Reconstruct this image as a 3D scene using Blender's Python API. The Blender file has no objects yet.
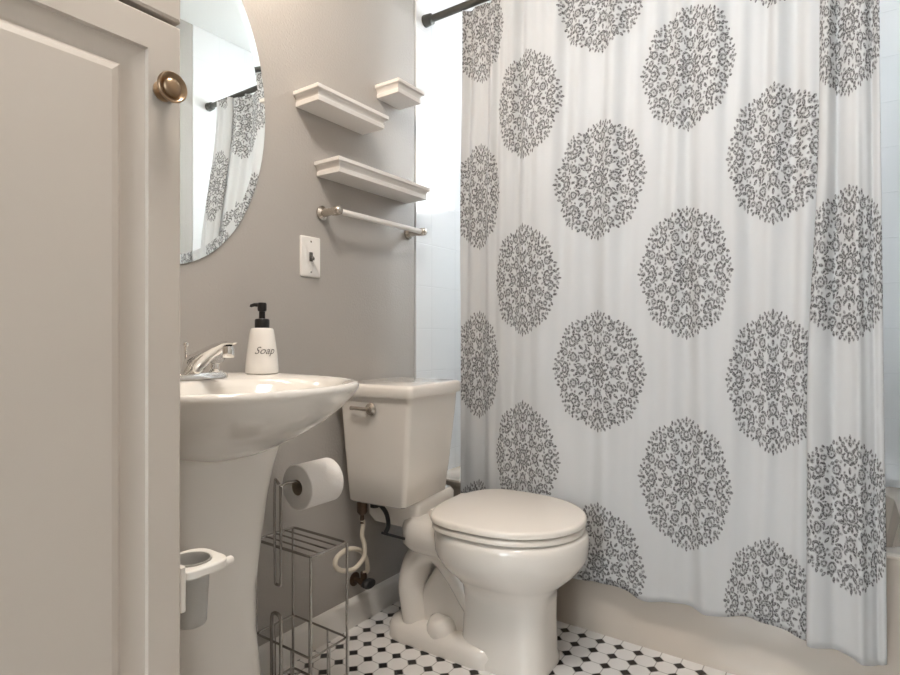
import bpy, math, random
from mathutils import Vector, Matrix
random.seed(4)
sc = bpy.context.scene
col = sc.collection
PI = math.pi

# ------------------------------------------------------------------ helpers
class MB:
    """collects geometry and links it as ONE mesh object"""
    def __init__(s): s.v = []; s.f = []
    def add(s, vs, fs):
        o = len(s.v); s.v += [tuple(p) for p in vs]
        s.f += [tuple(i + o for i in f) for f in fs]; return s
    def box(s, x0, x1, y0, y1, z0, z1):
        vs = [(x, y, z) for z in (z0, z1) for y in (y0, y1) for x in (x0, x1)]
        return s.add(vs, [(0, 2, 3, 1), (4, 5, 7, 6), (0, 1, 5, 4), (2, 6, 7, 3), (0, 4, 6, 2), (1, 3, 7, 5)])
    def loft(s, rings, cap0=True, cap1=True, close=True):
        n = len(rings[0]); vs = [p for r in rings for p in r]; fs = []
        for k in range(len(rings) - 1):
            for i in range(n if close else n - 1):
                j = (i + 1) % n
                fs.append((k * n + i, k * n + j, (k + 1) * n + j, (k + 1) * n + i))
        if cap0: fs.append(tuple(range(n - 1, -1, -1)))
        if cap1: fs.append(tuple((len(rings) - 1) * n + i for i in range(n)))
        return s.add(vs, fs)
    def lathe(s, prof, c=(0, 0, 0), axis='z', n=32, cap0=True, cap1=True):
        rings = []
        for r, h in prof:
            ring = []
            for i in range(n):
                a = 2 * PI * i / n; u, w = r * math.cos(a), r * math.sin(a)
                p = {'z': (u, w, h), 'x': (h, u, w), 'y': (w, h, u)}[axis]
                ring.append((c[0] + p[0], c[1] + p[1], c[2] + p[2]))
            rings.append(ring)
        return s.loft(rings, cap0, cap1)
    def tube(s, pts, r, n=10, closed=False, ry=None):
        pts = [Vector(p) for p in pts]; m = len(pts); rings = []
        up = None
        for i, p in enumerate(pts):
            if closed: t = pts[(i + 1) % m] - pts[i - 1]
            else: t = pts[min(i + 1, m - 1)] - pts[max(i - 1, 0)]
            t.normalize()
            if up is None:
                up = Vector((0, 0, 1)) if abs(t.z) < .9 else Vector((1, 0, 0))
            a = up - t * up.dot(t)
            if a.length < 1e-4: a = Vector((0, 1, 0)) - t * t.y
            a.normalize(); b = t.cross(a); up = a
            rr = r[i] if isinstance(r, (list, tuple)) else r
            rings.append([p + a * rr * math.cos(2 * PI * k / n) + b * rr * math.sin(2 * PI * k / n) for k in range(n)])
        if closed: rings.append(rings[0]); return s.loft(rings, False, False)
        return s.loft(rings)
    def build(s, name, mat, parent=None, smooth=True, angle=40, bevel=0, segs=2, sub=0):
        me = bpy.data.meshes.new(name); me.from_pydata(s.v, [], s.f); me.validate()
        import bmesh
        bm = bmesh.new(); bm.from_mesh(me)
        bmesh.ops.recalc_face_normals(bm, faces=bm.faces); bm.to_mesh(me); bm.free()
        ob = bpy.data.objects.new(name, me); col.objects.link(ob)
        if mat: me.materials.append(mat)
        if smooth:
            me.polygons.foreach_set('use_smooth', [True] * len(me.polygons))
            me.set_sharp_from_angle(angle=math.radians(angle))
        if bevel:
            b = ob.modifiers.new('bevel', 'BEVEL'); b.width = bevel; b.segments = segs
            b.limit_method = 'ANGLE'; b.angle_limit = math.radians(35); b.harden_normals = True
        if sub:
            d = ob.modifiers.new('sub', 'SUBSURF'); d.levels = sub; d.render_levels = sub
        if parent: ob.parent = parent
        return ob

def tag(o, label, cat, group=None):
    o['label'] = label; o['category'] = cat; o['kind'] = 'thing'
    if group: o['group'] = group
    return o
def thing(name, loc, label, cat, group=None, rz=0):
    o = bpy.data.objects.new(name, None); col.objects.link(o); o.empty_display_size = .05
    o.location = loc; o.rotation_euler.z = rz
    return tag(o, label, cat, group)
def struct(o):
    o['kind'] = 'structure'; return o
def spline(pts, n=8):
    """Catmull-Rom through pts"""
    P = [Vector(p) for p in pts]; P = [P[0] * 2 - P[1]] + P + [P[-1] * 2 - P[-2]]; out = []
    for i in range(1, len(P) - 2):
        a, b, c, d = P[i - 1:i + 3]
        for k in range(n):
            t = k / n
            out.append(.5 * ((2 * b) + (c - a) * t + (2 * a - 5 * b + 4 * c - d) * t * t + (3 * b - a - 3 * c + d) * t ** 3))
    out.append(P[-2]); return out
def rrect(cx, cy, hx, hy, r, z, n=6):
    out = []
    for (sx, sy, a0) in ((1, 1, 0), (-1, 1, 90), (-1, -1, 180), (1, -1, 270)):
        for k in range(n + 1):
            a = math.radians(a0 + 90 * k / n)
            out.append((cx + sx * (hx - r) + r * math.cos(a), cy + sy * (hy - r) + r * math.sin(a), z))
    return out

# ------------------------------------------------------------------ materials
class NT:
    def __init__(s, tree): s.t = tree; s.n = tree.nodes; s.l = tree.links
    def new(s, typ, **kw):
        nd = s.n.new(typ)
        for k, v in kw.items(): setattr(nd, k, v)
        return nd
    def put(s, sock, v):
        if isinstance(v, bpy.types.NodeSocket): s.l.new(v, sock)
        else: sock.default_value = v
    def m(s, op, a, b=0.0, c=None):
        nd = s.new('ShaderNodeMath', operation=op); s.put(nd.inputs[0], a); s.put(nd.inputs[1], b)
        if c is not None: s.put(nd.inputs[2], c)
        return nd.outputs[0]
    def mix(s, f, a, b):
        nd = s.new('ShaderNodeMix', data_type='RGBA'); s.put(nd.inputs[0], f); s.put(nd.inputs[6], a); s.put(nd.inputs[7], b)
        return nd.outputs[2]
    def step(s, lo, hi, x):     # smooth 0..1
        nd = s.new('ShaderNodeMapRange', interpolation_type='SMOOTHSTEP'); s.put(nd.inputs[0], x)
        nd.inputs[1].default_value = lo; nd.inputs[2].default_value = hi; return nd.outputs[0]
def c4(c): return (c[0], c[1], c[2], 1)
def mat(name, c, rough=.5, metal=0, spec=.5, bump=0, bscale=200, coat=0, vary=0, vscale=5):
    m = bpy.data.materials.new(name); m.use_nodes = True; N = NT(m.node_tree)
    b = m.node_tree.nodes['Principled BSDF']
    b.inputs['Base Color'].default_value = c4(c); b.inputs['Roughness'].default_value = rough
    b.inputs['Metallic'].default_value = metal; b.inputs['Specular IOR Level'].default_value = spec
    b.inputs['Coat Weight'].default_value = coat; b.inputs['Coat Roughness'].default_value = .05
    tc = N.new('ShaderNodeTexCoord')
    if vary:
        n = N.new('ShaderNodeTexNoise'); n.inputs['Scale'].default_value = vscale; n.inputs['Detail'].default_value = 4
        N.l.new(tc.outputs['Object'], n.inputs['Vector'])
        d = tuple(max(0, x * (1 - vary)) for x in c); u = tuple(min(1, x * (1 + vary)) for x in c)
        N.l.new(N.mix(n.outputs['Fac'], c4(d), c4(u)), b.inputs['Base Color'])
    if bump:
        n = N.new('ShaderNodeTexNoise'); n.inputs['Scale'].default_value = bscale; n.inputs['Detail'].default_value = 3
        N.l.new(tc.outputs['Object'], n.inputs['Vector'])
        bp = N.new('ShaderNodeBump'); bp.inputs['Strength'].default_value = bump; bp.inputs['Distance'].default_value = .002
        N.l.new(n.outputs['Fac'], bp.inputs['Height']); N.l.new(bp.outputs[0], b.inputs['Normal'])
    return m

GRAY = mat('gray_wall_paint', (.425, .40, .372), .6, bump=.5, bscale=160, vary=.03, vscale=3)
CEIL = mat('ceiling_paint', (.80, .80, .78), .8, bump=.3, bscale=120)
WTRIM = mat('white_trim_paint', (.74, .72, .69), .4, vary=.02)
SHELF = mat('white_shelf_paint', (.80, .77, .74), .42, vary=.02)
CAB = mat('cabinet_paint', (.575, .515, .455), .42, bump=.12, bscale=40, vary=.02, vscale=6)
PORC = mat('porcelain', (.80, .755, .70), .12, coat=.5, vary=.015)
PORCW = mat('sink_porcelain', (.82, .785, .735), .10, coat=.5, vary=.01)
SEAT = mat('seat_plastic', (.82, .765, .70), .22, vary=.01)
CHROME = mat('chrome', (.86, .85, .83), .09, 1, vary=.02)
WIRE = mat('chrome_wire', (.40, .38, .36), .25, 1, vary=.05)
NICKEL = mat('brushed_nickel', (.60, .55, .49), .25, 1, vary=.06)
BRASS = mat('antique_brass', (.36, .255, .165), .30, 1, vary=.25, vscale=60)
BRASSP = mat('bronze_fitting', (.10, .065, .045), .4, .7, vary=.2, vscale=60)
RODM = mat('dark_rod_metal', (.10, .10, .092), .35, .8, vary=.1, vscale=20)
BLACK = mat('black_plastic', (.012, .011, .011), .3, vary=.1)
DARKH = mat('black_rubber', (.02, .02, .022), .5, vary=.1)
HOSE = mat('cream_hose', (.66, .60, .50), .45, bump=.2, bscale=300, vary=.03)
SWITCH = mat('switch_plastic', (.85, .83, .80), .35, vary=.01)
DKGRAY = mat('dark_toggle', (.10, .095, .09), .4, vary=.05)
BOTTLE = mat('white_ceramic', (.85, .82, .78), .25, vary=.01)
INK = mat('gray_lettering', (.17, .16, .155), .6, vary=.05)
PAPER = mat('tissue_paper', (.83, .80, .77), .9, bump=.6, bscale=250, vary=.02)
CARD = mat('cardboard_core', (.30, .24, .18), .9, vary=.08)
PLAST = mat('white_plastic', (.80, .76, .70), .3, vary=.02)
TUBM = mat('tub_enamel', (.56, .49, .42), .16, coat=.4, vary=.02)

def glassy(name, c, trans, rough, ior=1.45):
    m = mat(name, c, rough, vary=.01); b = m.node_tree.nodes['Principled BSDF']
    b.inputs['Transmission Weight'].default_value = trans; b.inputs['IOR'].default_value = ior; return m
FROST = glassy('frosted_plastic', (.72, .70, .66), .45, .35)
CRYSTAL = glassy('crystal_acrylic', (.92, .92, .92), .85, .05)

def mirror_mat():
    m = mat('mirror_silver', (.93, .95, .93), .005, 1, vary=.002); return m
MIRROR = mirror_mat()

def tile_wall():
    m = mat('glossy_wall_tile', (.82, .83, .835), .10, coat=.3); N = NT(m.node_tree); b = m.node_tree.nodes['Principled BSDF']
    g = N.new('ShaderNodeNewGeometry'); s = N.new('ShaderNodeSeparateXYZ'); N.l.new(g.outputs['Position'], s.inputs[0])
    u = N.m('ADD', s.outputs[0], s.outputs[1]); z = s.outputs[2]
    def groove(x, p):
        f = N.m('FRACT', N.m('DIVIDE', x, p)); d = N.m('ABSOLUTE', N.m('SUBTRACT', f, .5))
        return N.step(.485, .497, d)
    gr = N.m('MAXIMUM', groove(u, .152), groove(z, .152))
    N.l.new(N.mix(gr, (.82, .83, .835, 1), (.795, .805, .81, 1)), b.inputs['Base Color'])
    n = N.new('ShaderNodeTexNoise'); n.inputs['Scale'].default_value = 9; N.l.new(g.outputs['Position'], n.inputs['Vector'])
    h = N.m('SUBTRACT', N.m('MULTIPLY', n.outputs['Fac'], .9), gr)
    bp = N.new('ShaderNodeBump'); bp.inputs['Strength'].default_value = .35; bp.inputs['Distance'].default_value = .002
    N.l.new(h, bp.inputs['Height']); N.l.new(bp.outputs[0], b.inputs['Normal'])
    return m
TILE = tile_wall()

def floor_mat():
    m = mat('octagon_dot_floor', (.8, .8, .8), .22); N = NT(m.node_tree); b = m.node_tree.nodes['Principled BSDF']
    g = N.new('ShaderNodeNewGeometry'); s = N.new('ShaderNodeSeparateXYZ'); N.l.new(g.outputs['Position'], s.inputs[0])
    def cell(x, o, P):          # distance to nearest grid line in metres
        f = N.m('FRACT', N.m('ADD', N.m('DIVIDE', N.m('SUBTRACT', x, o), P), 100.5))
        return N.m('MULTIPLY', N.m('ABSOLUTE', N.m('SUBTRACT', f, .5)), P)
    dx = cell(s.outputs[0], .0035, .0545); dy = cell(s.outputs[1], .029, .0563)
    l1 = N.m('ADD', dx, dy)
    dot = N.m('SUBTRACT', 1.0, N.step(.0146, .0156, l1))
    gdot = N.m('MULTIPLY', N.m('SUBTRACT', 1.0, N.step(.0176, .0186, l1)), N.m('SUBTRACT', 1.0, dot))
    line = N.m('SUBTRACT', 1.0, N.step(.0010, .0017, N.m('MINIMUM', dx, dy)))
    gl = N.m('MULTIPLY', N.m('MAXIMUM', line, gdot), N.m('SUBTRACT', 1.0, dot))
    n = N.new('ShaderNodeTexNoise'); n.inputs['Scale'].default_value = 14; n.inputs['Detail'].default_value = 3
    N.l.new(g.outputs['Position'], n.inputs['Vector'])
    w = N.mix(n.outputs['Fac'], (.76, .735, .71, 1), (.84, .82, .80, 1))
    c = N.mix(gl, w, (.44, .42, .40, 1)); c = N.mix(dot, c, (.012, .011, .011, 1))
    N.l.new(c, b.inputs['Base Color'])
    bp = N.new('ShaderNodeBump'); bp.inputs['Strength'].default_value = .5; bp.inputs['Distance'].default_value = .001
    N.l.new(N.m('SUBTRACT', 1.0, gl), bp.inputs['Height']); N.l.new(bp.outputs[0], b.inputs['Normal'])
    return m
FLOOR = floor_mat()

SP, SZ = .60, .562       # repeat of the printed medallions along the cloth and up it
def curtain_mat():
    m = bpy.data.materials.new('medallion_print_cotton'); m.use_nodes = True; N = NT(m.node_tree)
    b = m.node_tree.nodes['Principled BSDF']; out = m.node_tree.nodes['Material Output']
    uv = N.new('ShaderNodeUVMap', uv_map='cloth'); s = N.new('ShaderNodeSeparateXYZ'); N.l.new(uv.outputs[0], s.inputs[0])
    nz = N.new('ShaderNodeTexNoise'); nz.inputs['Scale'].default_value = 45; nz.inputs['Detail'].default_value = 2
    N.l.new(uv.outputs[0], nz.inputs['Vector'])
    sn = N.new('ShaderNodeSeparateColor'); N.l.new(nz.outputs['Color'], sn.inputs[0])
    wob = .008
    U = N.m('ADD', s.outputs[0], N.m('MULTIPLY', N.m('SUBTRACT', sn.outputs[0], .5), wob))
    V = N.m('ADD', s.outputs[1], N.m('MULTIPLY', N.m('SUBTRACT', sn.outputs[1], .5), wob))
    RX, RZ = .156, .170
    def local(u0, v0):
        p = N.m('SUBTRACT', N.m('FRACT', N.m('ADD', N.m('DIVIDE', N.m('SUBTRACT', U, u0), SP), 100.5)), .5)
        q = N.m('SUBTRACT', N.m('FRACT', N.m('ADD', N.m('DIVIDE', N.m('SUBTRACT', V, v0), SZ), 100.5)), .5)
        p = N.m('MULTIPLY', p, SP / RX); q = N.m('MULTIPLY', q, SZ / RZ)
        return p, q, N.m('SQRT', N.m('ADD', N.m('MULTIPLY', p, p), N.m('MULTIPLY', q, q)))
    p1, q1, r1 = local(0, .78); p2, q2, r2 = local(.30, 1.057)
    first = N.m('LESS_THAN', r1, r2)
    def sel(a, c): return N.m('ADD', N.m('MULTIPLY', a, first), N.m('MULTIPLY', c, N.m('SUBTRACT', 1.0, first)))
    p, q, r = sel(p1, p2), sel(q1, q2), sel(r1, r2)
    phi = N.m('ARCTAN2', q, p); K = PI / 4
    a = N.m('ABSOLUTE', N.m('SUBTRACT', N.m('MULTIPLY', N.m('FRACT', N.m('ADD', N.m('DIVIDE', phi, K), 8.5)), K), K / 2))
    r = N.m('MULTIPLY', r, N.m('ADD', 1.0, N.m('MULTIPLY', a, .15)))
    x = N.m('MULTIPLY', r, N.m('COSINE', a)); y = N.m('MULTIPLY', r, N.m('SINE', a))
    acc = [None]
    def put(v): acc[0] = v if acc[0] is None else N.m('MAXIMUM', acc[0], v)
    def dist(cx, cy, ang=0, sx=1, sy=1):
        dx, dy = N.m('SUBTRACT', x, cx), N.m('SUBTRACT', y, cy)
        if ang:
            ca, sa = math.cos(ang), math.sin(ang)
            ex = N.m('ADD', N.m('MULTIPLY', dx, ca), N.m('MULTIPLY', dy, sa))
            ey = N.m('SUBTRACT', N.m('MULTIPLY', dy, ca), N.m('MULTIPLY', dx, sa)); dx, dy = ex, ey
        if sx != 1: dx = N.m('DIVIDE', dx, sx)
        if sy != 1: dy = N.m('DIVIDE', dy, sy)
        return N.m('SQRT', N.m('ADD', N.m('MULTIPLY', dx, dx), N.m('MULTIPLY', dy, dy)))
    E_ = .018
    def disc(cx, cy, rr): put(N.m('SUBTRACT', 1.0, N.step(rr - E_, rr + E_, dist(cx, cy))))
    def ring(cx, cy, rr, th): put(N.m('SUBTRACT', 1.0, N.step(th - E_, th + E_, N.m('ABSOLUTE', N.m('SUBTRACT', dist(cx, cy), rr)))))
    def leaf(cx, cy, ang, lx, ly): put(N.m('SUBTRACT', 1.0, N.step(1 - .25, 1 + .25, dist(cx, cy, math.radians(ang), lx, ly))))
    ring(0, 0, .085, .024)
    disc(.0, 0, .022)
    leaf(.20, .03, 20, .055, .026); leaf(.265, .105, 80, .05, .022)
    ring(.40, 0, .068, .024); disc(.40, 0, .018)
    leaf(.30, 0, 0, .02, .03)
    leaf(.50, .07, 50, .055, .024); leaf(.49, .17, -40, .05, .022)
    ring(.585, .2423, .062, .022); disc(.585, .2423, .018)
    leaf(.57, .00, 0, .05, .026)
    leaf(.70, .06, 65, .065, .024); disc(.655, .10, .022)
    ring(.77, .00, .045, .020)
    leaf(.755, .125, 25, .06, .024); leaf(.70, .245, 100, .04, .024)
    ring(.80, .3314, .060, .022); disc(.80, .3314, .018); ring(.85, .19, .034, .018)
    leaf(.86, .075, 40, .065, .028)
    leaf(.135, .03, 70, .04, .018); disc(.33, .085, .018); leaf(.455, .115, 10, .045, .016); disc(.545, .10, .018); leaf(.66, .0, 90, .03, .016); leaf(.80, .11, -60, .04, .018); disc(.70, .17, .02)
    leaf(1.01, .0, 0, .05, .024); leaf(1.0, .17, 35, .04, .022); leaf(.965, .30, 0, .04, .024); disc(1.01, .09, .02)
    disc(.93, .00, .038); leaf(.935, .135, -20, .045, .03); leaf(.89, .335, 20, .05, .03); disc(.975, .06, .022); disc(.95, .235, .026)
    ink = N.m('MULTIPLY', acc[0], N.m('SUBTRACT', 1.0, N.step(1.07, 1.10, r)))
    n2 = N.new('ShaderNodeTexNoise'); n2.inputs['Scale'].default_value = 230; N.l.new(uv.outputs[0], n2.inputs['Vector'])
    ink = N.m('MULTIPLY', ink, N.m('ADD', N.m('MULTIPLY', N.step(.34, .60, n2.outputs['Fac']), .62), .38))
    c = N.mix(ink, (.715, .72, .725, 1), (.115, .11, .113, 1))
    N.l.new(c, b.inputs['Base Color']); b.inputs['Roughness'].default_value = .85; b.inputs['Specular IOR Level'].default_value = .1
    wv = N.new('ShaderNodeTexNoise'); wv.inputs['Scale'].default_value = 22; wv.inputs['Detail'].default_value = 4; N.l.new(uv.outputs[0], wv.inputs['Vector'])
    bp = N.new('ShaderNodeBump'); bp.inputs['Strength'].default_value = .25; bp.inputs['Distance'].default_value = .003
    N.l.new(wv.outputs['Fac'], bp.inputs['Height']); N.l.new(bp.outputs[0], b.inputs['Normal'])
    tr = N.new('ShaderNodeBsdfTranslucent'); N.l.new(c, tr.inputs['Color'])
    mx = N.new('ShaderNodeMixShader'); mx.inputs[0].default_value = .32
    N.l.new(b.outputs[0], mx.inputs[1]); N.l.new(tr.outputs[0], mx.inputs[2]); N.l.new(mx.outputs[0], out.inputs['Surface'])
    return m
CLOTH = curtain_mat()

def emit(name, c, s):
    m = mat(name, c, .5, vary=.001); b = m.node_tree.nodes['Principled BSDF']
    b.inputs['Emission Color'].default_value = c4(c); b.inputs['Emission Strength'].default_value = s; return m
LAMPW = emit('lit_lamp_glass', (1, .86, .70), 2)
def pane_mat():
    m = bpy.data.materials.new('frosted_window_glass'); m.use_nodes = True; N = NT(m.node_tree)
    n = m.node_tree.nodes; out = n['Material Output']; b = n['Principled BSDF']
    b.inputs['Roughness'].default_value = .1; b.inputs['Base Color'].default_value = (.8, .85, .85, 1)
    t = N.new('ShaderNodeBsdfTranslucent'); t.inputs[0].default_value = (.95, .97, .98, 1)
    tp = N.new('ShaderNodeBsdfTransparent'); tp.inputs[0].default_value = (.95, .97, .98, 1)
    m1 = N.new('ShaderNodeMixShader'); m1.inputs[0].default_value = .5
    N.l.new(t.outputs[0], m1.inputs[1]); N.l.new(tp.outputs[0], m1.inputs[2])
    m2 = N.new('ShaderNodeMixShader'); m2.inputs[0].default_value = .08
    N.l.new(m1.outputs[0], m2.inputs[1]); N.l.new(b.outputs[0], m2.inputs[2]); N.l.new(m2.outputs[0], out.inputs['Surface'])
    return m
PANE = pane_mat()

# ------------------------------------------------------------------ the room
YF, YT, YB, XR, H = -.75, 1.576, 2.41, 1.445, 2.44     # front wall, where tile starts, tub back wall, right wall, ceiling
struct(MB().box(-.1, XR + .1, YF - .1, YB + .1, -.1, 0).build('floor', FLOOR, smooth=False))
struct(MB().box(-.1, XR + .1, YF - .1, YB + .1, H, H + .1).build('ceiling', CEIL, smooth=False))
struct(MB().box(-.1, 0, YF - .1, YT - .005, 0, H).box(-.1, -.012, YT - .006, YT + .001, 0, H).build('wall_left', GRAY, smooth=False))
struct(MB().box(-.1, .004, YT, YB + .1, 0, H).build('wall_tile_left', TILE, bevel=.003))
struct(MB().box(XR, XR + .1, YF - .1, 1.606, 0, H).build('wall_right', GRAY, smooth=False))
struct(MB().box(XR - .004, XR + .1, 1.606, YB + .1, 0, H).build('wall_tile_right', TILE, bevel=.003))
WX0, WX1, WZ0, WZ1 = .42, 1.12, 1.52, 2.16
wb = MB()
wb.box(-.1, WX0, YB, YB + .1, 0, H).box(WX1, XR + .1, YB, YB + .1, 0, H).box(WX0, WX1, YB, YB + .1, 0, WZ0).box(WX0, WX1, YB, YB + .1, WZ1, H)
struct(wb.build('wall_back', TILE, smooth=False))
w = struct(MB().box(WX0, WX1, YB + .055, YB + .061, WZ0, WZ1).build('window_1', PANE, smooth=False))
fr = MB(); t = .035
fr.box(WX0, WX1, YB + .03, YB + .08, WZ0, WZ0 + t).box(WX0, WX1, YB + .03, YB + .08, WZ1 - t, WZ1)
fr.box(WX0, WX0 + t, YB + .03, YB + .08, WZ0 + t, WZ1 - t).box(WX1 - t, WX1, YB + .03, YB + .08, WZ0 + t, WZ1 - t)
fr.box(WX0 + t, WX1 - t, YB + .035, YB + .075, (WZ0 + WZ1) / 2 - .015, (WZ0 + WZ1) / 2 + .015)
fr.build('window_frame', WTRIM, w, bevel=.003)
DX0, DX1, DH, YH = .66, 1.42, 2.04, -2.2      # doorway behind the camera; hall beyond it added to carry front fill light
wf = MB().box(-.1, DX0, YF - .1, YF, 0, H).box(DX1, XR + .1, YF - .1, YF, 0, H).box(DX0, DX1, YF - .1, YF, DH, H)
struct(wf.build('wall_front', GRAY, smooth=False))
cs = MB()
for yy in (YF, YF - .115):
    cs.box(DX0 - .06, DX0, yy, yy + .015, 0, DH + .06).box(DX0, DX1, yy, yy + .015, DH, DH + .06)
struct(cs.build('trim_1', WTRIM, bevel=.003))
struct(MB().box(-.1, XR + .1, YH - .1, YF - .1, -.1, 0).build('floor_added_hall', FLOOR, smooth=False))
struct(MB().box(-.1, XR + .1, YH - .1, YF - .1, H, H + .1).build('ceiling_added_hall', CEIL, smooth=False))
struct(MB().box(-.1, 0, YH, YF - .1, 0, H).box(XR, XR + .1, YH, YF - .1, 0, H).build('wall_added_hall', CEIL, smooth=False))
HX0, HX1, HZ0, HZ1 = .30, 1.35, .55, 2.1
he = MB().box(-.1, HX0, YH - .1, YH, 0, H).box(HX1, XR + .1, YH - .1, YH, 0, H).box(HX0, HX1, YH - .1, YH, 0, HZ0).box(HX0, HX1, YH - .1, YH, HZ1, H)
struct(he.build('wall_added_hall_end', CEIL, smooth=False))
struct(MB().box(HX0, HX1, YH - .06, YH - .054, HZ0, HZ1).build('window_added_hall', PANE, smooth=False))  # unseen hall window, added as the opening for the front fill
def base(x0, x1, y0, y1, axis):
    m = MB()
    if axis == 'y': pr = [(0, 0), (.014, 0), (.014, .066), (.010, .078), (.004, .084), (0, .084)]; m.loft([[(x0 + (x1 - x0) * (a / .014), y, z) for a, z in pr] for y in (y0, y1)])
    return m
struct(base(0, .014, .37, 1.634, 'y').build('baseboard_left', WTRIM, angle=30))
struct(base(XR, XR - .014, YF, 1.60, 'y').build('baseboard_right', WTRIM, angle=30))

# ------------------------------------------------------------------ linen cabinet
CX, CY0, CY1 = .578, -.110, .373
cab = thing('linen_cabinet', (0, .12, 0), 'tall beige painted linen cabinet with raised panel doors, beside the sink', 'cabinet')
cab.location = (.29, .12, 0)
def child(o, par):
    o.parent = par; o.matrix_parent_inverse = Matrix.Translation(par.location).inverted() if not par.rotation_euler.z else par.matrix_basis.inverted(); return o
cb = MB().box(.004, CX, CY0, CY1, .0, 2.38)
child(cb.build('body', CAB, bevel=.002), cab)
def door(z0, z1):
    y0, y1 = CY0 + .012, CY1 - .002; m = MB(); rings = []
    for ins, x in ((0, CX + .001), (0, CX + .0185), (.0025, CX + .021), (.0385, CX + .021), (.0395, CX + .0155), (.058, CX + .0115), (.064, CX + .0110), (.069, CX + .0165), (.076, CX + .0185)):
        rings.append([(x, y0 + ins, z0 + ins), (x, y1 - ins, z0 + ins), (x, y1 - ins, z1 - ins), (x, y0 + ins, z1 - ins)])
    m.loft(rings); return m
d1 = child(door(.09, 1.243).build('door', CAB, angle=12), cab); d1['label'] = 'lower panel door with brass knob'
d2 = child(door(1.2495, 2.34).build('door', CAB, angle=12), cab); d2['label'] = 'upper panel door, mostly above the frame'
kb = MB().lathe([(.010, 0), (.0115, .0015), (.0115, .003), (.0055, .006), (.005, .013), (.008, .0155), (.0145, .018), (.0170, .0205), (.0172, .0225), (.0162, .0240), (.0150, .0238), (.0135, .0215), (.0112, .0205), (.0100, .0225), (.0085, .0245), (.0045, .0258), (.0005, .0260)], c=(CX + .021, .348, 1.1605), axis='x', n=40)
k = kb.build('knob', BRASS, d1, angle=50); k.matrix_parent_inverse = Matrix.Translation(cab.location).inverted(); k.matrix_parent_inverse = Matrix.Identity(4)
k['label'] = 'round antique brass knob with a ringed rim'
k.location = (0, 0, 0)

# caddy ring on the cabinet's side
hd = thing('cup_holder', (.562, CY1, .588), 'white plastic cup holder fixed to the cabinet side near the sink pedestal', 'holder')
m = MB()
out_o = rrect(0, .034, .036, .034, .020, 0, 6); n_ = len(out_o)
inn = [(.0 + .024 * math.cos(2 * PI * (i - 0) / n_ + .2), .032 + .023 * math.sin(2 * PI * i / n_ + .2), 0) for i in range(n_)]
lv = lambda ring, z: [(x, y, z) for x, y, _ in ring]
m.loft([lv(inn, .0), lv(out_o, .0), lv(out_o, .012), lv(inn, .012), lv(inn, .0)], False, False)
m.build('ring', PLAST, hd, bevel=.003)
m = MB().box(-.034, .034, -.0015, .006, -.035, .02); m.build('backplate', PLAST, hd, bevel=.002)
m = MB().lathe([(.0045, 0), (.0055, .002), (.0055, .009), (.004, .011)], c=(.024, .064, .004), axis='y', n=16); m.build('peg', PLAST, hd)
m = MB(); rg = []
for f, z in ((.74, -.068), (.80, -.066), (.96, .006), (1.04, .0135), (.98, .0135), (.90, .004), (.74, -.063)):
    rg.append([(.024 * f * math.cos(a), .032 + .023 * f * math.sin(a), z) for a in [2 * PI * i / 28 for i in range(28)]])
m.loft(rg).build('cup', FROST, hd)['label'] = 'frosted cup hanging in the ring'

# ------------------------------------------------------------------ mirror
mr = thing('wall_mirror', (0, .675, 1.447), 'oval unframed wall mirror hanging on the gray wall above the sink', 'mirror')
A, B = .268, .405; n = 96; rings = []
for da, x in ((0, .001), (0, .0035), (-.022, .0060)):
    rings.append([(x, (A + da) * math.cos(2 * PI * i / n), (B + da) * math.sin(2 * PI * i / n)) for i in range(n)])
MB().loft(rings[:1] + rings[1:2] + rings[2:], True, True).build('glass', MIRROR, mr, angle=1.0)

# ------------------------------------------------------------------ floating shelves
def shelf(y0, y1, zt, label):
    o = thing('floating_shelf', (0, (y0 + y1) / 2, zt), label, 'shelf', 'white ledge shelves on the gray wall'); h = (y1 - y0) / 2
    prof = [(.100, 0), (.100, -.0105), (.094, -.0125), (.0905, -.018), (.0885, -.0245), (.0885, -.0265), (.0905, -.0275), (.0905, -.0400)]
    m = MB(); rings = []
    for d, z in prof:
        e = .100 - d
        rings.append([(.0, -h + e, z), (d, -h + e, z), (d, h - e, z), (.0, h - e, z)])
    m.loft(rings).build('ledge', SHELF, o, angle=25, bevel=.0012)
    return o
shelf(1.036, 1.320, 1.553, 'white crown-moulded wall shelf nearest the mirror')
shelf(1.112, 1.535, 1.380, 'longest white wall shelf, directly above the towel bar')
shelf(1.366, 1.500, 1.690, 'shortest and highest white wall shelf, at the edge of the tile')

# ------------------------------------------------------------------ towel bar
tb = thing('towel_bar', (0, 1.335, 1.238), 'white towel bar on brushed nickel posts below the shelves', 'towel bar')
for y in (-.195, .2):
    m = MB().lathe([(.019, -.0015), (.0205, .002), (.0205, .006), (.0165, .009), (.0120, .012), (.0105, .040), (.0125, .046), (.0135, .060), (.0125, .074), (.009, .078), (.003, .080)], c=(0, y, 0), axis='x', n=28)
    m.build('post', NICKEL, tb)
MB().lathe([(.0065, -.19), (.0085, -.185), (.0085, .19), (.0065, .195)], c=(.062, 0, .0), axis='y', n=20).build('bar', SHELF, tb)['label'] = 'white round bar'

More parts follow.
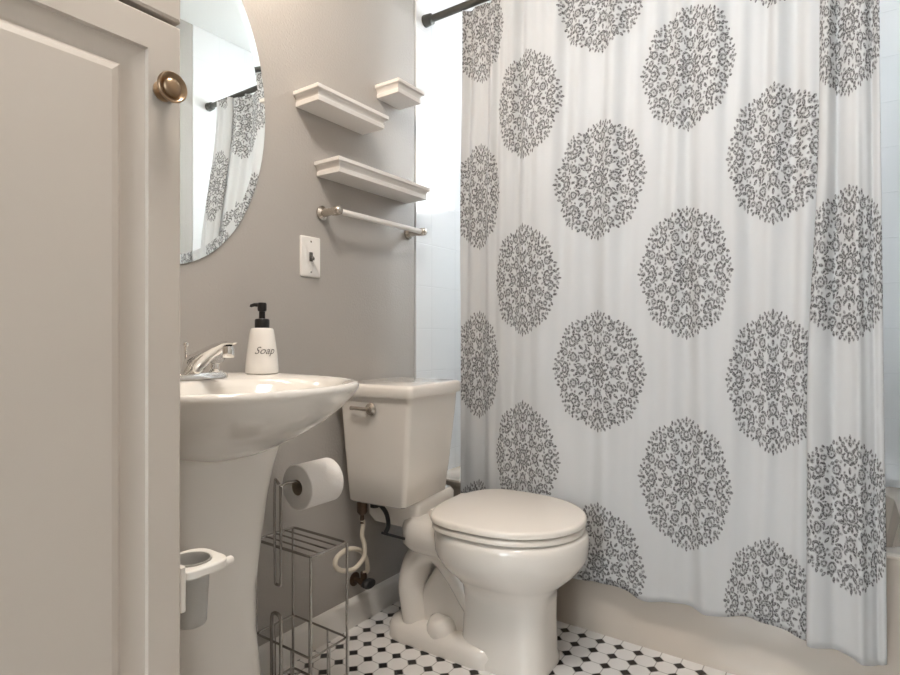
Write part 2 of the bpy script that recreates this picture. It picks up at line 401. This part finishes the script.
# ------------------------------------------------------------------ light switch
sw = thing('light_switch', (0, 1.096, 1.107), 'white light switch plate with dark toggle on gray wall', 'light switch')
MB().loft([rrect(0, 0, .036, .057, .004, 0), rrect(0, 0, .036, .057, .004, .003), rrect(0, 0, .0335, .0545, .004, .0055)]).build('plate', SWITCH, sw)
pl = sw.children[0]; pl.rotation_euler = (PI / 2, 0, PI / 2)
MB().box(.0045, .007, -.006, .006, -.013, .013).build('toggle_slot', DKGRAY, sw, bevel=.001)['label'] = 'dark slot'
m = MB().loft([[(.006, -.004, -.008), (.006, .004, -.008), (.006, .004, .006), (.006, -.004, .006)], [(.017, -.003, -.011), (.017, .003, -.011), (.018, .003, -.004), (.018, -.003, -.004)]])
m.build('toggle', DKGRAY, sw, bevel=.001)['label'] = 'dark toggle'
for z in (-.043, .043): MB().lathe([(.003, .0045), (.003, .006), (.002, .0065)], c=(0, 0, z), axis='x', n=12).build('screw', NICKEL, sw)

# ------------------------------------------------------------------ pedestal sink
SY, RZ = .645, .795
sink = thing('pedestal_sink', (0, SY, 0), 'white porcelain pedestal sink with wide curved basin on fluted pedestal', 'sink')
NS = 72
def dring(fx, fy, z, back=.0, cx=.20, af=.315, hw=.243, ab=.196, e=2.6):
    r = []
    for i in range(NS):
        a = 2 * PI * i / NS; ca, sa = math.cos(a), math.sin(a)
        if ca >= 0: x = cx + af * fx * abs(ca) ** (2 / e)
        else: x = cx - ab * (1 if back == 0 else back) * abs(ca) ** (2 / 4.5)
        y = hw * fy * math.copysign(abs(sa) ** (2 / (e if ca >= 0 else 3.2)), sa)
        r.append((x, y, z))
    return r
m = MB(); rg = []
for f, z, bk in ((.36, .655, .40), (.42, .660, .55), (.55, .678, .80), (.68, .699, .93), (.80, .722, .98), (.90, .748, 1), (.96, .768, 1), (.985, .777, 1), (1.0, .783, 1), (1.0, .789, 1), (.992, .794, 1), (.975, .7955, 1), (.955, .7945, .97)):
    rg.append(dring(f, f, z, bk))
def inner(f, z):
    r = []
    for i in range(NS):
        a = 2 * PI * i / NS
        r.append((.325 + .155 * f * math.cos(a), .205 * f * math.sin(a), z))
    return r
for f, z in ((1.04, .792), (1.0, .787), (.95, .775), (.85, .745), (.65, .715), (.35, .700), (.12, .697)): rg.append(inner(f, z))
m.loft(rg).build('basin', PORCW, sink, angle=50)
m = MB(); rg = []
for z, hx, hy in ((0, .120, .128), (.03, .120, .128), (.05, .112, .120), (.12, .104, .116), (.20, .098, .108), (.30, .092, .098), (.38, .092, .098), (.48, .098, .112), (.56, .106, .124), (.615, .116, .134), (.650, .126, .143), (.666, .130, .147), (.676, .125, .140)):
    r = []
    for i in range(64):
        a = 2 * PI * i / 64; e = 2 / 2.6
        r.append((.195 + hx * math.copysign(abs(math.cos(a)) ** e, math.cos(a)), hy * math.copysign(abs(math.sin(a)) ** e, math.sin(a)), z))
    rg.append(r)
m.loft(rg).build('pedestal', PORCW, sink, angle=50)
MB().lathe([(.022, 0), (.022, .003), (.016, .004), (.004, .002)], c=(.325, 0, .697), n=24).build('drain', CHROME, sink)

# ------------------------------------------------------------------ faucet
fa = thing('faucet', (.125, .668, RZ), 'chrome sink faucet with slanted spout at the back of the basin', 'faucet')
m = MB().loft([rrect(0, 0, .028, .078, .027, -.001), rrect(0, 0, .028, .078, .027, .006), rrect(0, 0, .024, .074, .023, .011)]); m.build('base', CHROME, fa)
rg = []
for (x, z, hw, ht, tilt) in ((.000, .004, .022, .025, 0), (.004, .022, .021, .024, 25), (.020, .036, .020, .021, 45), (.055, .052, .018, .018, 60), (.095, .066, .0155, .015, 66), (.125, .074, .0145, .013, 75), (.140, .075, .011, .009, 90)):
    t = math.radians(tilt); r = []
    for i in range(24):
        a = 2 * PI * i / 24
        # cross-section plane contains y and the normal of the path
        u, v = ht * math.cos(a), hw * math.sin(a)
        r.append((x + (-u * math.sin(t) if tilt else u), v, z + (u * math.cos(t) if tilt else 0)))
    if tilt == 0: r = [(x - ht * math.cos(2 * PI * i / 24), hw * math.sin(2 * PI * i / 24), z) for i in range(24)]
    rg.append(r)
MB().loft(rg).build('spout', CHROME, fa, angle=60)
MB().lathe([(.0105, 0), (.0115, .002), (.0115, .016), (.010, .022)], c=(.126, 0, .046), n=20).build('aerator', CHROME, fa)
for y in (-.052, .052):
    h = MB().lathe([(.017, .008), (.017, .014), (.011, .018), (.009, .028), (.012, .030)], c=(0, y, 0), n=24).build('handle', CHROME, fa)
    rg = []
    for rr, z in ((.009, .029), (.017, .033), (.021, .042), (.021, .050), (.015, .057), (.004, .058)):
        rg.append([(rr * (1 + .09 * (i % 2)) * math.cos(2 * PI * i / 16), y + rr * (1 + .09 * (i % 2)) * math.sin(2 * PI * i / 16), z) for i in range(16)])
    MB().loft(rg).build('handle_knob', CRYSTAL, h, angle=10)['label'] = 'clear faceted knob'
MB().lathe([(.003, .0), (.003, .058), (.006, .060), (.006, .066), (.002, .069)], c=(-.022, 0, .008), n=12).build('lift_rod', CHROME, fa)

# ------------------------------------------------------------------ soap dispenser
so = thing('soap_dispenser', (.105, .857, RZ), 'white tapered soap dispenser with black pump on the sink rim', 'soap dispenser')
bprof = [(.034, -.0005), (.0375, .002), (.0385, .006), (.0375, .020), (.0340, .055), (.0290, .090), (.0265, .103), (.0245, .1065), (.016, .1080)]
MB().lathe(bprof, n=40).build('bottle', BOTTLE, so)
pm = MB().lathe([(.0165, .107), (.0170, .109), (.0170, .126), (.0150, .129), (.0075, .130), (.0070, .146), (.0095, .1475), (.0105, .151), (.0105, .164), (.009, .1675), (.002, .168)], n=24)
ang = math.radians(222)
dx, dy = math.cos(ang), math.sin(ang)
pm.tube([(0, 0, .162), (dx * .018, dy * .018, .1625), (dx * .025, dy * .025, .160), (dx * .026, dy * .026, .157)], [.006, .0045, .004, .003], 10)
pm.build('pump', BLACK, so)
cu = bpy.data.curves.new('lettering', 'FONT'); cu.body = 'Soap'; cu.size = .024; cu.shear = .45; cu.align_x = 'CENTER'; cu.resolution_u = 3
tmp = bpy.data.objects.new('lettering_source', cu); col.objects.link(tmp)
dg = bpy.context.evaluated_depsgraph_get(); me = bpy.data.meshes.new_from_object(tmp.evaluated_get(dg)); bpy.data.objects.remove(tmp); bpy.data.curves.remove(cu)
def brad(z):
    for (r0, z0), (r1, z1) in zip(bprof, bprof[1:]):
        if z0 <= z <= z1: return r0 + (r1 - r0) * (z - z0) / (z1 - z0)
    return .03
fa_ang = math.radians(-28)
for v in me.vertices:
    z = .047 + v.co.y * 1.0; r = brad(z) + .0007; a = fa_ang + v.co.x / .034
    v.co = (r * math.cos(a), r * math.sin(a), z)
me.materials.clear(); me.materials.append(INK)
lo = bpy.data.objects.new('lettering', me); col.objects.link(lo); lo.parent = so; lo['label'] = 'gray script word Soap'

# ------------------------------------------------------------------ toilet
TR = math.radians(6)
to = thing('toilet', (.012, 1.362, 0), 'beige white two-piece toilet with closed lid in front of the tub', 'toilet', rz=TR)
TY = -.055
def sec(cx, hx, hy, r, z): return rrect(cx, TY, hx, hy, r * .5, z, 6)
m = MB().loft([sec(.122, .090, 0.1140, .03, .406), sec(.123, .097, 0.1210, .03, .412), sec(.125, .105, 0.1270, .03, .50), sec(.128, .118, 0.1350, .028, .66), sec(.129, .121, 0.1380, .028, .715)])
m.build('tank', PORC, to, angle=50)
m = MB().loft([sec(.129, .120, 0.1370, .028, .713), sec(.129, .129, 0.1460, .03, .714), sec(.129, .1305, 0.1475, .03, .717), sec(.129, .1305, 0.1475, .03, .739), sec(.129, .127, 0.1440, .03, .746), sec(.129, .120, 0.1370, .03, .749)])
m.build('tank_lid', PORC, to, angle=50)
lv_ = MB().lathe([(.016, 0), (.0175, .002), (.0175, .005), (.012, .009), (.008, .011), (.008, .018), (.004, .019)], c=(0, 0, 0), axis='z', n=24)
lev = MB()
for p in lv_.v: lev.v.append((p[0], -p[2], p[1]))
lev.f = lv_.f
lev.tube([(0, -.014, 0), (-.02, -.017, .001), (-.045, -.016, .002), (-.062, -.013, .001)], [.006, .0055, .005, .006], 10)
o = lev.build('flush_lever', NICKEL, to); o.location = (.122, TY - .137, .680)
# bowl, one continuous casting
m = MB()
def egg(z, xb, xf, w, n=48, k=.46, p=1, eb=.75):
    xc = xb + (xf - xb) * k; r = []
    for i in range(n):
        a = 2 * PI * i / n; ca = math.cos(a)
        L = (xf - xc) if ca > 0 else (xc - xb)
        ex = (.92 if ca > 0 else eb) * p
        r.append((xc + L * math.copysign(abs(ca) ** ex, ca), w * math.copysign(abs(math.sin(a)) ** p, math.sin(a)), z))
    return r
lev_ = [(0, .345, .594, .100), (.015, .345, .594, .100), (.03, .348, .590, .094), (.12, .352, .588, .090), (.175, .352, .590, .092), (.205, .345, .598, .102), (.232, .320, .622, .130), (.262, .288, .655, .166), (.288, .270, .674, .182), (.304, .264, .682, .188), (.342, .262, .684, .190), (.358, .264, .682, .188), (.365, .272, .674, .178)]
m.loft([egg(z, a, b_, w_, p=1 - .48 * (1 - min(1, max(0, (z - .17) / .09)))) for z, a, b_, w_ in lev_])
# rear deck under the tank with its rounded corners
def deck(cx, hx, hy, r, z): return rrect(cx, 0, hx, hy, r, z, 8)
m.loft([deck(.265, .070, .085, .05, .262), deck(.265, .088, .120, .06, .274), deck(.265, .098, .136, .06, .296), deck(.265, .098, .136, .06, .336), deck(.265, .094, .130, .058, .356), deck(.265, .084, .118, .052, .366)])
m.loft([deck(.130, .085, .100, .03, .330), deck(.130, .095, .112, .03, .352), deck(.130, .095, .112, .03, .400), deck(.130, .088, .105, .03, .411)])
# trapway sweep
path = spline([(.43, 0, .10), (.375, 0, .145), (.315, 0, .215), (.255, 0, .262), (.195, 0, .235), (.172, 0, .165), (.178, 0, .09), (.185, 0, .02)], 6); rg = []
for i, p in enumerate(path):
    t = (path[min(i + 1, len(path) - 1)] - path[max(i - 1, 0)]).normalized(); nrm = Vector((-t.z, 0, t.x))
    u = i / (len(path) - 1); hr = .048; hy = .092 - .012 * math.sin(u * PI * 2)
    rg.append([p + nrm * hr * math.cos(2 * PI * k_ / 24) + Vector((0, 1, 0)) * hy * math.sin(2 * PI * k_ / 24) for k_ in range(24)])
m.loft(rg)
# web between the trapway and the bowl, and the foot
m.loft([rrect(.30, 0, .14, .058, .03, .02), rrect(.32, 0, .13, .058, .03, .13), rrect(.36, 0, .09, .06, .03, .25)])
m.loft([rrect(.285, 0, .185, .112, .06, 0), rrect(.285, 0, .185, .112, .06, .03), rrect(.285, 0, .178, .104, .055, .045), rrect(.285, 0, .15, .080, .05, .058)])
m.lathe([(.045, .03), (.045, .06), (.036, .082), (.02, .09)], c=(.285, -.062, 0), n=24)
def turn(mm, a=math.radians(-4.5), cx=.20):
    c_, s_ = math.cos(a), math.sin(a)
    mm.v = [(cx + (x - cx) * c_ - y * s_, (x - cx) * s_ + y * c_, z) for x, y, z in mm.v]; return mm
turn(m)
m.build('bowl', PORC, to, angle=55)
def slab(name, z0, z1, xb, xf, w, rr, par, mat_):
    K = dict(n=72, k=.46, eb=.50)
    mm = MB().loft([egg(z0, xb + rr, xf - rr, w - rr, **K), egg(z0 + rr * .5, xb, xf, w, **K), egg(z1 - rr, xb, xf, w, **K), egg(z1 - rr * .3, xb + rr * .5, xf - rr * .5, w - rr * .5, **K), egg(z1, xb + rr * 1.6, xf - rr * 1.6, w - rr * 1.6, **K)])
    return turn(mm).build(name, mat_, par, angle=50)
slab('seat', .3685, .3835, .270, .674, .189, .005, to, SEAT)
slab('seat_lid', .3870, .4060, .266, .677, .191, .006, to, SEAT)
for y in (-.07, .07): MB().lathe([(.011, -.028), (.013, -.024), (.013, .024), (.011, .028)], c=(.262, y, .383), axis='y', n=16).build('hinge', SEAT, to)
for y in (-.098, .098): MB().lathe([(.016, .044), (.016, .054), (.012, .064), (.003, .068)], c=(.285, y, 0), n=20).build('bolt_cap', PORC, to)
tbm = MB()
tbm.lathe([(.010, .362), (.016, .370), (.016, .396), (.010, .407)], c=(.050, -.140, 0), n=14)
tbm.lathe([(.006, .335), (.006, .365)], c=(.050, -.140, 0), n=10)
tbm.build('fill_shank', BRASSP, to)['label'] = 'dark bronze fill shank under the tank'
tbm = MB().lathe([(.013, .382), (.013, .407)], c=(.080, -.120, 0), n=14)
tbm.tube(spline([(.080, -.120, .392), (.100, -.122, .392), (.126, -.126, .372), (.136, -.130, .340), (.128, -.134, .316)], 5), .0065, 8)
tbm.tube([(.116, -.134, .316), (.195, -.134, .312)], .004, 8)
tbm.build('overflow_tube', DARKH, to)['label'] = 'black curved tube under the tank'

# ------------------------------------------------------------------ supply valve and hose
va = thing('water_supply_valve', (0, 1.273, .138), 'dark water supply valve with looped cream hose behind the toilet', 'valve')
m = MB().lathe([(.020, 0), (.021, .003), (.008, .006), (.008, .045)], axis='x', n=20)
m.lathe([(.012, .028), (.012, .052)], axis='x', n=16); m.lathe([(.010, -.012), (.010, .03)], c=(.040, 0, 0), n=14)
m.build('valve_body', BRASSP, va)
m = MB(); rg = []
for z in (.050, .056, .066, .070):
    s_ = .85 if z in (.050, .070) else 1
    rg.append([(z, .024 * s_ * math.cos(a), .014 * s_ * math.sin(a)) for a in [2 * PI * i / 20 for i in range(20)]])
m.loft(rg).build('valve_handle', DARKH, va)
ly, lz = 1.273, .138
HX = .012 + .050 * math.cos(TR) + .140 * math.sin(TR); HY = 1.362 + .050 * math.sin(TR) - .140 * math.cos(TR)
hp = [(.040, 0, .026), (.048, 1.281 - ly, .172 - lz), (.060, 1.264 - ly, .212 - lz), (.064, 1.234 - ly, .250 - lz), (.064, 1.184 - ly, .270 - lz), (.066, 1.138 - ly, .262 - lz), (.070, 1.128 - ly, .240 - lz), (.076, 1.150 - ly, .222 - lz), (.082, 1.190 - ly, .216 - lz), (.086, 1.224 - ly, .238 - lz), (.084, 1.230 - ly, .270 - lz), (.078, 1.226 - ly, .300 - lz), (HX, HY + .004 - ly, .328 - lz), (HX, HY - ly, .345 - lz)]
MB().tube(spline(hp, 8), .0068, 10).build('hose', HOSE, va)['label'] = 'cream looped hose'

# ------------------------------------------------------------------ toilet paper stand and rolls
st = thing('toilet_paper_stand', (.187, .905, 0), 'chrome wire toilet paper stand between sink and toilet', 'toilet paper stand')
WR = .0032
x0, x1, y0, y1 = -.095, .095, -.055, .055
for (a, b_) in ((x0, y0), (x1, y0), (x1, y1), (x0, y1)):
    MB().tube([(a, b_, .004), (a, b_, .40)], WR, 8).build('leg', WIRE, st)
def ringw(z, dx=0): return [(p[0], p[1], p[2]) for p in rrect(0, 0, x1 + dx, y1 + dx, .012, z, 5)]
m = MB().tube(ringw(.400), WR, 8, closed=True)
for i in range(1, 4):
    y = y0 + (y1 - y0) * i / 4; m.tube([(x0, y, .40), (x1, y, .40)], .0022, 6)
m.build('top_shelf', WIRE, st)
MB().tube(ringw(.178), WR * .8, 8, closed=True).build('middle_ring', WIRE, st)
m = MB().tube(ringw(.045), WR, 8, closed=True)
for i in range(1, 6):
    x = x0 + (x1 - x0) * i / 6; m.tube([(x, y0, .045), (x, y1, .045)], .0022, 6)
m.build('basket_floor', WIRE, st)
for x in (-.035, .03):
    MB().tube([(x, y0, .045), (x, y0, .178)], .0022, 6).build('basket_wire', WIRE, st)
for x, y in ((x1, 0), (x0, 0), (.03, y1), (-.035, y1)):
    MB().tube([(x, y, .045), (x, y, .178)], .0022, 6).build('basket_wire', WIRE, st)
# double upright with its looped foot and the arm
m = MB(); px, py = -.010, y0 - .004
m.tube(spline([(px - .010, py, .33), (px - .012, py, .45), (px - .011, py, .545), (px - .005, py, .553), (px + .003, py, .546)], 6), WR, 8)
m.tube(spline([(px - .010, py, .33), (px - .006, py - .002, .318), (px + .006, py - .002, .318), (px + .010, py, .33), (px + .010, py, .45), (px + .006, py + .002, .54)], 6), WR, 8)
m.build('upright', WIRE, st)
MB().tube(spline([(px + .006, py, .540), (px + .010, py + .02, .546), (.009, 0, .5455), (.009, .072, .5455), (.009, .079, .553)], 6), WR, 8).build('arm', WIRE, st)
m = MB().tube([(px - .022, py, .006), (px - .022, py, .235), (px - .019, py, .245), (px - .011, py, .249), (px - .001, py, .249), (px + .007, py, .245), (px + .010, py, .235), (px + .010, py, .006)], .0042, 8)
m.build('front_loop', WIRE, st)

ro = thing('toilet_paper_roll', (.196, .934, .532), 'white toilet paper roll on the arm of the wire stand', 'toilet paper')
Rr, rr, hl = .0525, .0185, .050
m = MB().lathe([(rr, -hl), (Rr - .002, -hl), (Rr, -hl + .002), (Rr, hl - .002), (Rr - .002, hl), (rr, hl), (rr, -hl)], axis='y', n=56, cap0=False, cap1=False)
m.build('paper', PAPER, ro)
MB().lathe([(rr, -hl + .001), (rr, hl - .001), (rr - .0012, hl - .001), (rr - .0012, -hl + .001), (rr, -hl + .001)], axis='y', n=40, cap0=False, cap1=False).build('core', CARD, ro)

# ------------------------------------------------------------------ bathtub
TBY = 1.640
tub = thing('bathtub', (XR / 2, (TBY + YB) / 2, 0), 'white enamel alcove bathtub with plain apron behind the curtain', 'bathtub')
hx, hy = (XR - .014) / 2, (YB - TBY - .004) / 2; m = MB()
def tr(ix, iy, r, z, sh=0): return [(x, y + sh, z) for x, y, _ in rrect(0, 0, hx - ix, hy - iy, r, 0, 8)]
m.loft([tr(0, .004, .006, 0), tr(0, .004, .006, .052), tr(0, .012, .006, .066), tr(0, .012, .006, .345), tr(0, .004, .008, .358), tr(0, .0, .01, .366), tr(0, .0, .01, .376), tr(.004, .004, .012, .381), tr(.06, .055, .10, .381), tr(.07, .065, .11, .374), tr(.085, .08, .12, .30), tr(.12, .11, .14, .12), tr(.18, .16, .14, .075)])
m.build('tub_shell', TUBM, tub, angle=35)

# ------------------------------------------------------------------ curtain rod and curtain
Y0R, Y1R, Z0R, Z1R = 1.628, 1.690, 2.012, 2.055
rod = thing('curtain_rod', (0, Y0R, Z0R), 'dark metal shower curtain rod above the tub', 'curtain rod')
dv = Vector((XR - .008, Y1R - Y0R, Z1R - Z0R))
MB().tube([(.004, 0, 0), dv], .0125, 20).build('pole', RODM, rod)
for p, sg in ((Vector((.004, 0, 0)), 1), (Vector((dv.x + .004, dv.y, dv.z)), -1)):
    MB().tube([p, p + Vector((.006 * sg, 0, 0)), p + Vector((.03 * sg, 0, 0)), p + Vector((.034 * sg, 0, 0))], [.021, .021, .019, .014], 24).build('end_cap', RODM, rod)

KS = [(-.12, .160), (-.06, .196), (0, .237), (.15, .315), (.30, .402), (.45, .518), (.60, .648), (.75, .776), (.90, .893), (1.05, 1.000), (1.20, 1.096), (1.29, 1.150), (1.345, 1.176), (1.375, 1.168), (1.41, 1.186), (1.50, 1.246), (1.58, 1.284), (1.66, 1.313)]
def xs(s):
    for (a, xa), (b_, xb) in zip(KS, KS[1:]):
        if a <= s <= b_:
            i = KS.index((a, xa)); 
            m0 = (KS[i + 1][1] - KS[max(i - 1, 0)][1]) / (KS[i + 1][0] - KS[max(i - 1, 0)][0])
            j = min(i + 2, len(KS) - 1); m1 = (KS[j][1] - KS[i][1]) / (KS[j][0] - KS[i][0])
            h = b_ - a; t = (s - a) / h
            return (2 * t ** 3 - 3 * t * t + 1) * xa + (t ** 3 - 2 * t * t + t) * h * m0 + (-2 * t ** 3 + 3 * t * t) * xb + (t ** 3 - t * t) * h * m1
    return KS[-1][1]
def sst(a, b_, x):
    t = min(1, max(0, (x - a) / (b_ - a))); return t * t * (3 - 2 * t)
NSX, NSZ = 420, 110; vs = []; uvs = []
for j in range(NSZ + 1):
    for i in range(NSX + 1):
        s = -.12 + 1.755 * i / NSX; x = xs(s)
        x += .024 * sst(.7, 1.4, j / NSZ * 1.83 + .17) * math.exp(-((s - 1.36) / .09) ** 2) - .016 * (1 - sst(.2, .6, j / NSZ * 1.83 + .17)) * math.exp(-((s - 1.17) / .12) ** 2)
        x += .012 * sst(1.38, 1.6, s) * (1 - sst(0, 1.5, j / NSZ * 1.83 + .17))
        rodz = Z0R + (Z1R - Z0R) * x / XR; rody = Y0R + (Y1R - Y0R) * x / XR
        zt = rodz - .0135
        zb = .172 + .010 * math.sin(s * 7.0 + .6) - .014 * sst(.70, .76, s) * (1 - sst(1.0, 1.15, s)) + .004 * math.sin(s * 23)
        v = j / NSZ; z = zb + (zt - zb) * v
        yb = 1.613 - .022 * sst(.65, 1.1, x)
        y = yb + (rody - yb) * sst(1.15, 2.02, z)
        amp = .55 + .45 * sst(.2, 1.2, z)
        wv = .008 * math.sin(2 * PI * s / .30 + 1.9 + .5 * math.sin(z * 1.3)) + .0045 * math.sin(2 * PI * s / .115 + .8 * math.sin(z * 2.1) + s * 2) + .0035 * math.sin(2 * PI * s / .07 + 1.7 + z * .6) * sst(.6, 1.6, z)
        wv *= 1.2
        for sc_, a_, w_, dr in ((.045, .010, .030, .01), (.205, -.010, .030, .0), (.36, -.015, .030, .012), (.455, .011, .026, .0), (.625, -.014, .032, -.012), (.745, .014, .026, .01), (.865, -.010, .030, .02), (.965, -.015, .026, .012), (1.075, .012, .024, -.01), (1.19, -.010, .022, .01), (1.27, .012, .022, 0), (1.455, .010, .018, 0), (1.53, -.016, .018, .0), (1.592, .014, .018, .0)):
            wv += a_ * math.exp(-((s - sc_ - dr * math.sin(z * 2.2 + s * 3)) / w_) ** 2) * (.75 + .35 * math.sin(z * 1.7 + sc_ * 9))
        y += wv * amp - .034 * sst(1.335, 1.40, s) * (1 - .5 * sst(1.55, 1.66, s))
        y += .012 * (1 - sst(-.12, -.02, s))
        y = y if z > .43 else min(y, 1.636)
        z += .003 * math.sin(s * 31) * (1 - v)
        vs.append((x, y, z)); uvs.append((s, z - .022 * (.70 - x) * 1.0))
fs = []; W = NSX + 1
for j in range(NSZ):
    for i in range(NSX): fs.append((j * W + i, j * W + i + 1, (j + 1) * W + i + 1, (j + 1) * W + i))
me = bpy.data.meshes.new('shower_curtain'); me.from_pydata(vs, [], fs)
ul = me.uv_layers.new(name='cloth')
for lp in me.loops: ul.data[lp.index].uv = uvs[lp.vertex_index]
me.polygons.foreach_set('use_smooth', [True] * len(me.polygons)); me.materials.append(CLOTH)
cur = bpy.data.objects.new('shower_curtain', me); col.objects.link(cur)
so_ = cur.modifiers.new('thickness', 'SOLIDIFY'); so_.thickness = .0012; so_.offset = 0
tag(cur, 'white shower curtain with gray floral medallions hanging outside the tub', 'shower curtain')

# ------------------------------------------------------------------ lamps (out of frame; ceiling and hall ones are added fill)
def light(name, typ, loc, energy, c, size=.1, rot=(0, 0, 0), sy=None):
    L = bpy.data.lights.new(name, typ); L.energy = energy; L.color = c
    if typ == 'AREA':
        L.size = size
        if sy: L.shape = 'RECTANGLE'; L.size_y = sy
        else: L.shape = 'DISK'
    else: L.shadow_soft_size = size
    o = bpy.data.objects.new(name, L); o.location = loc; o.rotation_euler = rot; col.objects.link(o); return o
vl = thing('vanity_light', (0, .675, 2.06), 'three-globe vanity light on the wall above the mirror', 'lamp')
MB().box(-.0015, .03, -.24, .24, -.03, .03).build('backplate', NICKEL, vl, bevel=.004)
for y in (-.17, 0, .17):
    MB().tube([(.03, y, 0), (.10, y, 0)], .010, 12).build('arm', NICKEL, vl)
    g_ = MB().lathe([(.004, -.05), (.030, -.04), (.046, -.015), (.046, .012), (.030, .038), (.012, .046)], c=(.12, y, 0), n=24).build('globe', LAMPW, vl)
    g_.visible_shadow = True
    light('vanity_bulb', 'POINT', (.19, .675 + y, 2.00), 2.9, (1, .84, .69), .05)
cl = thing('added_ceiling_light', (.92, .36, H), 'round flush ceiling light added out of view to light the room', 'lamp')
MB().lathe([(.16, 0), (.165, -.02), (.15, -.03)], n=40).build('base', NICKEL, cl)
MB().lathe([(.15, -.03), (.14, -.05), (.09, -.068), (.01, -.074)], n=40).build('diffuser', LAMPW, cl)
light('ceiling_fill_lamp', 'AREA', (.92, .36, H - .085), 14, (1, .95, .89), .32)  # added lamp, unseen, brightens the room from above
light('window_daylight', 'AREA', ((WX0 + WX1) / 2, YB + .16, (WZ0 + WZ1) / 2), 27, (.94, .97, 1), .60, (-PI / 2, 0, 0), .6)

light('hall_fill_light', 'AREA', ((HX0 + HX1) / 2, YH - .2, (HZ0 + HZ1) / 2), 52, (.95, .98, 1), 1.0, (PI / 2, 0, 0), 1.5)  # added area light, fills the room from behind the camera
wd = bpy.data.worlds.new('sky'); sc.world = wd; wd.use_nodes = True
wd.node_tree.nodes['Background'].inputs[0].default_value = (.75, .88, 1, 1); wd.node_tree.nodes['Background'].inputs[1].default_value = 1.2

# ------------------------------------------------------------------ camera
cam = bpy.data.cameras.new('camera'); co = bpy.data.objects.new('camera', cam); col.objects.link(co)
cam.sensor_width = 36; cam.lens = 570 / 900 * 36; cam.clip_start = .01
co.location = (1.24, 0, .88); co.rotation_euler = (PI / 2, 0, math.radians(34.7)); sc.camera = co
sc.view_settings.view_transform = 'Standard'; sc.view_settings.look = 'None'; sc.view_settings.gamma = 1
sc.view_settings.exposure = .36; sc.view_settings.use_curve_mapping = False
sc.cycles.use_denoising = True; sc.cycles.max_bounces = 10; sc.cycles.sample_clamp_indirect = 6; sc.cycles.caustics_reflective = False; sc.cycles.caustics_refractive = False
